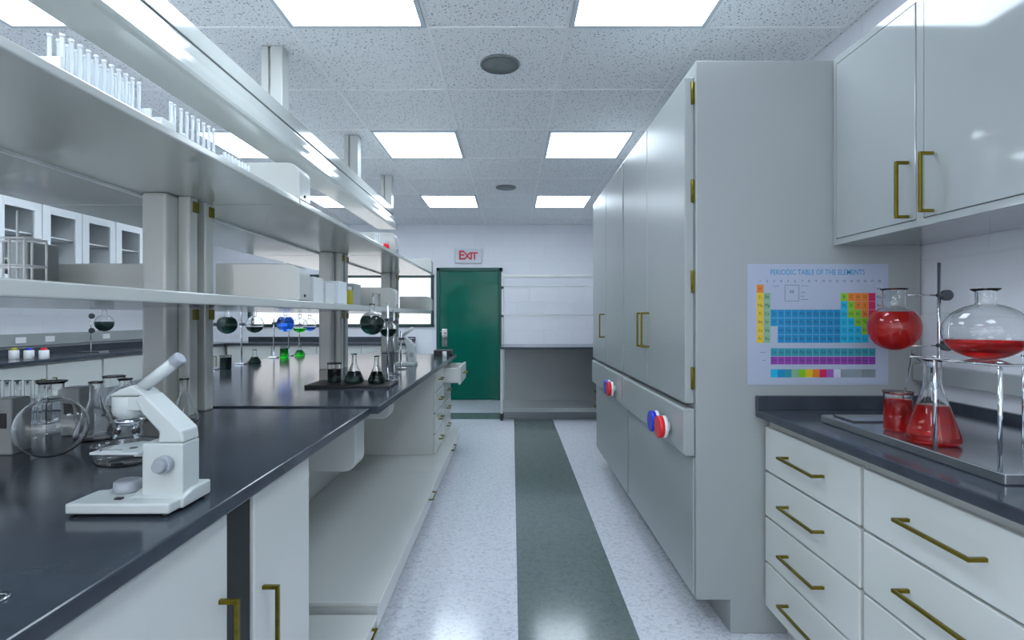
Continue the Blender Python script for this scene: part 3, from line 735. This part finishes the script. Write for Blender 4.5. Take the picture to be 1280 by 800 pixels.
bm = B(); prism(bm, [(-.6688, 1.0115), (-.6665, 1.032), (-.698, 1.066), (-.712, 1.090), (-.708, 1.100), (-.694, 1.102), (-.6234, 1.034), (-.620, 1.0115)], 'y', .966, 1.017)
obj('arm', bm, M['scope'], mic, .004)
hc = (-.7405, .992)
bm = B(); lathe(bm, [(0, 1.052), (.017, 1.055), (.0255, 1.062), (.028, 1.070), (.028, 1.0985), (0, 1.0985)], (hc[0], hc[1], 0), 36)
box(bm, -.735, -.70, .968, 1.016, 1.072, 1.0985)
head = obj('head', bm, M['scope'], mic, .002)
bm = B(); prism(bm, [(-.766, 1.0995), (-.745, 1.112), (-.722, 1.120), (-.700, 1.106), (-.694, 1.0995)], 'y', .968, 1.016); obj('prism_housing', bm, M['scope'], mic, .004)
a, b_ = Vector((-.722, .992, 1.108)), Vector((-.652, .992, 1.163)); dv = (b_-a).normalized()
obj('eyepiece_tube', tube(B(), a, b_, .0115, 28), M['scope'], mic)
obj('eyepiece', tube(B(), b_-dv*.004, b_+dv*.014, .0128, 28), M['scopegrey'], mic, .002)
bm = B(); lathe(bm, [(0, 1.040), (.014, 1.041), (.022, 1.046), (.023, 1.0525), (0, 1.0525)], (hc[0], hc[1], 0), 30)
nose = obj('nosepiece', bm, M['chrome'], mic)
for dx, dy in ((-.012, -.006), (.010, -.004), (.0, .012)):
    p = Vector((hc[0]+dx, hc[1]+dy, 1.043)); q = p+Vector((dx*.9, dy*.9, -.026))
    ob = obj('objective', tube(B(), p, q, .0052, 16, .0036), M['chrome'], nose)
    obj('objective_ring', tube(B(), p.lerp(q, .35), p.lerp(q, .7), .0056, 16), M['black'], ob)
bm = B(); prism(bm, [(-.785, .95), (-.695, .95), (-.695, .975), (-.699, 1.03), (-.75, 1.04), (-.785, 1.0)], 'z', .993, .998)
st = obj('stage', bm, M['scope'], mic, .0015)
bm = B(); box(bm, -.775, -.735, .962, .966, .998, 1.0); box(bm, -.775, -.771, .962, .99, .998, 1.0); obj('stage_clip', bm, M['chrome'], st)
obj('stage_opening', disc(B(), (-.728, .985, .998), .007, .0006, 'z'), M['black'], st)
obj('stage_bracket', box(B(), -.72, -.699, .975, 1.01, .984, .993), M['scope'], mic)
bm = B(); lathe(bm, [(0, 0), (.023, 0), (.024, .004), (.023, .020), (.018, .022), (0, .022)], (-.746, .995, z0+.019), 30); obj('lamp_housing', bm, M['scopegrey'], mic)
bm = B(); disc(bm, (-.652, .964, .973), .0165, -.014, 'y'); disc(bm, (-.652, .95, .973), .0115, -.010, 'y'); obj('focus_knob', bm, M['scopegrey'], mic, .0015)
bm = B(); disc(bm, (-.652, 1.0185, .973), .0165, .014, 'y'); obj('focus_knob', bm, M['scopegrey'], mic, .0015)

# ------------------------------------------------------------------ tubes and racks on the upper shelf
ZT = ZU+TU+.0005
tub = None
def tubes(ys, x, n_lab, group, h=.104):
    global tub
    for i, y in enumerate(ys):
        if tub is None:
            t = thing('sample_tube', (x, y, ZT+.006), n_lab, 'test tube', group)
            obj('barrel', lathe(B(), [(0, 0), (.003, .001), (.0040, .006), (.0040, h-.004), (0, h-.004)], (x, y, ZT+.006), 12), M['tubewhite'], t)
            obj('stopper', lathe(B(), [(0, h-.004), (.0048, h-.004), (.0048, h+.003), (0, h+.003)], (x, y, ZT+.006), 12), M['whitecap'], t)
            tub = t
        else: dup(tub, (x, y, ZT+.006), 0, n_lab, group)
def rack(y0, y1, x, lab, h=.04, grp='racks on the upper shelf'):
    t = thing('tube_rack', (x, (y0+y1)/2, ZT), lab, 'rack', grp)
    bm = B(); box(bm, x-.03, x+.03, y0, y1, ZT, ZT+.0055); box(bm, x-.03, x+.03, y0, y0+.006, ZT+.0055, ZT+h); box(bm, x-.03, x+.03, y1-.006, y1, ZT+.0055, ZT+h)
    obj('frame', bm, M['whitecap'], t)
    return t
rack(1.02, 1.28, -.93, 'white tube rack at the left edge of the upper shelf', .055)
tubes([1.045+.0215*i for i in range(11)], -.918, 'pale upright tube, front row of the rack at the left end of the upper shelf', 'front tubes in the leftmost upper-shelf rack')
tubes([1.045+.0215*i for i in range(11)], -.944, 'pale upright tube, back row of the rack at the left end of the upper shelf', 'back tubes in the leftmost upper-shelf rack')
t = obj('sample_box', box(B(), -.96, -.90, 1.315, 1.365, ZT, ZT+.05), M['whitecap'], None, .003, 'small white box between the tube racks on the upper shelf', 'box')
tubes([1.378, 1.392], -.918, 'pale upright tube standing right by the small white box', 'tubes by the white box', )
rack(1.405, 1.60, -.93, 'white tube rack in the middle of the upper shelf segment', .04)
tubes([1.42+.026*i for i in range(7)], -.918, 'pale upright tube in the second rack on the upper shelf', 'tubes in the second upper-shelf rack')
rack(1.62, 1.80, -.93, 'white tube rack nearest the rounded end stop on the upper shelf', .03)
t0 = None
for i in range(8):
    y = 1.635+.021*i
    obj('sample_vial', lathe(B(), [(0, 0), (.005, 0), (.005, .055), (0, .055)], (-.918, y, ZT+.006), 10), M['tubewhite'], None, 0, 'short pale vial in the rack before the ceiling light glare', 'vial', 'short vials on the upper shelf')
# far upper shelf
rack(3.46, 3.62, -.94, 'white tube rack far along the upper shelf, before the middle end stop', .05)
tubes([3.48, 3.53, 3.58], -.93, 'tall pale tube on the far part of the upper shelf', 'tubes on the far upper shelf', )
obj('stopper_bottle', lathe(B(), [(0, 0), (.022, 0), (.022, .04), (.012, .052), (0, .052)], (-.885, 3.60, ZT), 16), M['redcap'], None, 0, 'tiny red-capped bottle on the upper shelf', 'bottle')

# ------------------------------------------------------------------ lower shelf items
ZL = ZS+TH+.0005
t = thing('wire_rack', (-1.72, 1.72, ZL), 'tall white wire rack at the left edge of the lower shelf', 'rack')
bm = B()
for z in (.0, .10, .19):
    for yy in (1.68, 1.76): tube(bm, (-1.80, yy, ZL+z+.004), (-1.60, yy, ZL+z+.004), .004, 8)
    for xx in (-1.80, -1.60): tube(bm, (xx, 1.68, ZL+z+.004), (xx, 1.76, ZL+z+.004), .004, 8)
for xx in (-1.80, -1.75, -1.70, -1.65, -1.60):
    for yy in (1.68, 1.76): tube(bm, (xx, yy, ZL), (xx, yy, ZL+(.30 if xx in (-1.80, -1.70) else .19)), .0035, 8)
obj('frame', bm, M['whitecap'], t)
obj('storage_box', box(B(), -1.83, -1.76, 1.86, 1.99, ZL, ZL+.21), M['cab'], None, .004, 'tall grey box on the lower shelf beside the wire rack', 'box')
def jar(name, x, y, r_, h, mat, lab, cat, grp=None, z=ZL, cap=None):
    t = thing(name, (x, y, z), lab, cat, grp)
    obj('body', lathe(B(), [(0, 0), (r_*.92, 0), (r_, .004), (r_, h-.004), (r_*.9, h), (0, h)], (x, y, z), 20), mat, t)
    if cap: obj('cap', lathe(B(), [(0, h), (r_*.6, h), (r_*.6, h+.02), (0, h+.02)], (x, y, z), 16), cap, t)
    return t
obj('sample_box', box(B(), -.98, -.89, 2.30, 2.42, ZL, ZL+.115), M['white'], None, .003, 'white box on the lower shelf just past the rounded end stop', 'box')
obj('sample_box', box(B(), -1.02, -.90, 2.48, 2.60, ZL, ZL+.10), M['white'], None, .003, 'low white box behind the first on the lower shelf', 'box')
obj('sample_box', box(B(), -1.0, -.89, 2.64, 2.76, ZL, ZL+.12), M['tubewhite'], None, .003, 'pale box with squared top on the lower shelf before the middle post', 'box')
jar('reagent_bottle', -.93, 2.82, .022, .075, M['yellow'], 'small yellow bottle on the lower shelf', 'bottle')
jar('reagent_bottle', -.93, 2.93, .020, .085, M['yellow'], 'slim yellow bottle right of the first yellow one', 'bottle', cap=M['whitecap'])
obj('sample_box', box(B(), -1.02, -.93, 3.0, 3.15, ZL, ZL+.13), M['cab'], None, .003, 'grey box on the lower shelf right of the yellow bottles', 'box')
jar('glass_jar', -.89, 3.36, .025, .09, M['glass'], 'clear little jar on the lower shelf over the dark flask', 'jar')

# ------------------------------------------------------------------ far island glassware
ZF = CT+.0062
t = thing('black_mat', (-.83, 2.67, ZF), 'black mat on the island worktop under the dark flasks', 'mat')
obj('mat_body', box(B(), -1.04, -.615, 2.56, 2.78, ZF, ZF+.014), M['black'], t, .003)
ZM = ZF+.0145
GF = 'dark liquid glassware on the black mat'
ring_stand(-.665, 2.74, ZM, .42, ((1.235, -.06, -.04),), 'chrome clamp stand on the black mat holding the dark round flask', (.04, .03), knob_r=.012)
flask('round_flask', round_prof(.062, .013, .04, .004, .1), (-.735, 2.69, 1.155), 'dark round flask held high over the black mat', 'flask', .10, M['darkliq'], GF)
flask('round_flask', round_prof(.052, .012, .035, .004, .1), (-.765, 3.16, 1.125), 'second dark round flask, just right of and behind the first', 'flask', .05, M['darkliq'], GF)
ring_stand(-.74, 3.2, ZF, .40, ((1.22, -.05, -.03),), 'chrome clamp stand behind the black mat', (.04, .03), knob_r=.012)
flask('erlenmeyer_flask', erl_prof(.05, .15, .012), (-.82, 2.66, ZM), 'conical flask of dark liquid on the black mat', 'flask', .06, M['darkliq'], GF)
flask('erlenmeyer_flask', erl_prof(.045, .14, .012), (-.70, 2.65, ZM), 'conical flask of dark liquid at the mat corner nearest the aisle', 'flask', .06, M['darkliq'], GF)
flask('beaker', beak_prof(.034, .10), (-.93, 2.68, ZM), 'beaker of dark liquid on the black mat', 'beaker', .07, M['darkliq'], GF)
bm = B(); tube(bm, (-.80, 2.70, 1.14), (-.84, 2.67, 1.03), .003); tube(bm, (-.74, 2.70, 1.14), (-.71, 2.65, 1.02), .003)
# far small white microscope
def small_scope(x, y, lab):
    t = thing('microscope', (x, y, ZF), lab, 'microscope')
    obj('base', box(B(), x-.07, x+.07, y-.08, y+.08, ZF, ZF+.025), M['scope'], t, .004)
    obj('arm', prism(B(), [(x+.02, ZF+.025), (x+.02, ZF+.11), (x-.02, ZF+.19), (x+.0, ZF+.21), (x+.07, ZF+.14), (x+.07, ZF+.025)], 'y', y-.025, y+.025), M['scope'], t, .004)
    obj('head', lathe(B(), [(0, .16), (.026, .162), (.028, .17), (.028, .21), (0, .21)], (x-.04, y, ZF), 20), M['scope'], t)
    obj('stage', box(B(), x-.08, x+.02, y-.045, y+.045, ZF+.10, ZF+.106), M['scope'], t)
    obj('eyepiece_tube', tube(B(), (x-.03, y, ZF+.215), (x+.05, y, ZF+.275), .012, 16), M['scope'], t)
    obj('focus_knob', disc(B(), (x+.045, y-.026, ZF+.08), .016, -.018, 'y'), M['scopegrey'], t)
    return t
small_scope(-.78, 3.78, 'small white microscope far along the island worktop')
ring_stand(-.76, 3.50, ZF, .26, ((1.10, .09, .03),), 'low clamp stand before the far microscope', (.04, .03), knob_r=.01)
obj('hot_plate', box(B(), -.72, -.56, 4.70, 4.86, ZF, ZF+.05), M['black'], None, .006, 'small black hot plate at the far end of the island worktop', 'hot plate')
jar('reagent_bottle', -.60, 4.55, .02, .05, M['whitecap'], 'tiny white bottle beside the far hot plate', 'bottle', z=ZF)
jar('reagent_bottle', -.82, 4.10, .03, .15, M['tubewhite'], 'tall pale bottle right behind the far microscope', 'bottle', z=ZF, cap=M['whitecap'])

# glassware on the far side of the island, seen under the lower shelf
def station(x, y, body, liq, lab1, lab2, low, grp, h=.33, R=.062, lev=.09):
    ring_stand(x-.10, y, ZF, h+.10, ((ZF+h-.0, .07, 0),), 'thin chrome stand beside the '+lab1, (.035, .03), knob_r=.012)
    flask('round_flask', round_prof(R, .014, .035, .004, .1), (x, y, ZF+h-R), lab1, 'flask', lev, liq, grp)
    if low: low(x+.01, y)
GS = 'flasks on stands at the far side of the island'
def low_beaker(m_, l_): return lambda x, y: flask('beaker', beak_prof(.036, .095), (x-.02, y, ZF), l_, 'beaker', .085, m_, 'coloured vessels at the far side of the island')
def low_erl(m_, l_): return lambda x, y: flask('erlenmeyer_flask', erl_prof(.046, .11, .012), (x-.01, y, ZF), l_, 'flask', .055, m_, 'coloured vessels at the far side of the island')
station(-1.925, 3.46, None, M['darkliq'], 'dark round flask beside the nearest shelf post', '', low_beaker(M['darkliq'], 'beaker of dark liquid beside the nearest shelf post'), GS, .305, .064, .115)
station(-1.94, 3.86, None, M['darkliq'], 'half-full dark round flask right of the full one', '', low_erl(M['darkliq'], 'conical flask of dark liquid right of the dark beaker'), GS, .30, .064, .045)
station(-1.97, 4.45, None, M['blueliq'], 'bright blue round flask under the lower shelf', '', low_beaker(M['greenliq'], 'beaker of bright green liquid below the blue flask'), GS, .30, .072, .125)
station(-1.94, 4.68, None, M['greenliq'], 'round flask with green liquid right of the blue one', '', low_erl(M['greenliq'], 'conical flask of bright green liquid below the green round flask'), GS, .28, .068, .04)
station(-1.92, 4.86, None, M['blueliq'], 'round flask with a little blue liquid by the middle post', '', None, GS, .28, .06, .04)
# left wall bench: stand with green flask, three capped bottles
ring_stand(-4.36, 5.30, CT, .40, ((CT+.37, .12, 0), (CT+.22, .10, 0)), 'clamp stand on the left wall worktop', (.14, .06), knob_r=.028)
flask('round_flask', round_prof(.085, .02, .05, .004, .1), (-4.22, 5.30, 1.10), 'dark green round flask on the left wall worktop stand', 'flask', .10, M['darkliq'])
for x, m_, n_ in ((-4.30, 'yellow', 'yellow'), (-4.17, 'bluecap', 'blue'), (-4.04, 'redcap', 'red')):
    jar('capped_bottle', x, 4.42, .035, .075, M['whitecap'], 'small white bottle with a %s cap on the left wall worktop' % n_, 'bottle', 'capped bottles on the left worktop', z=CT, cap=M[m_])
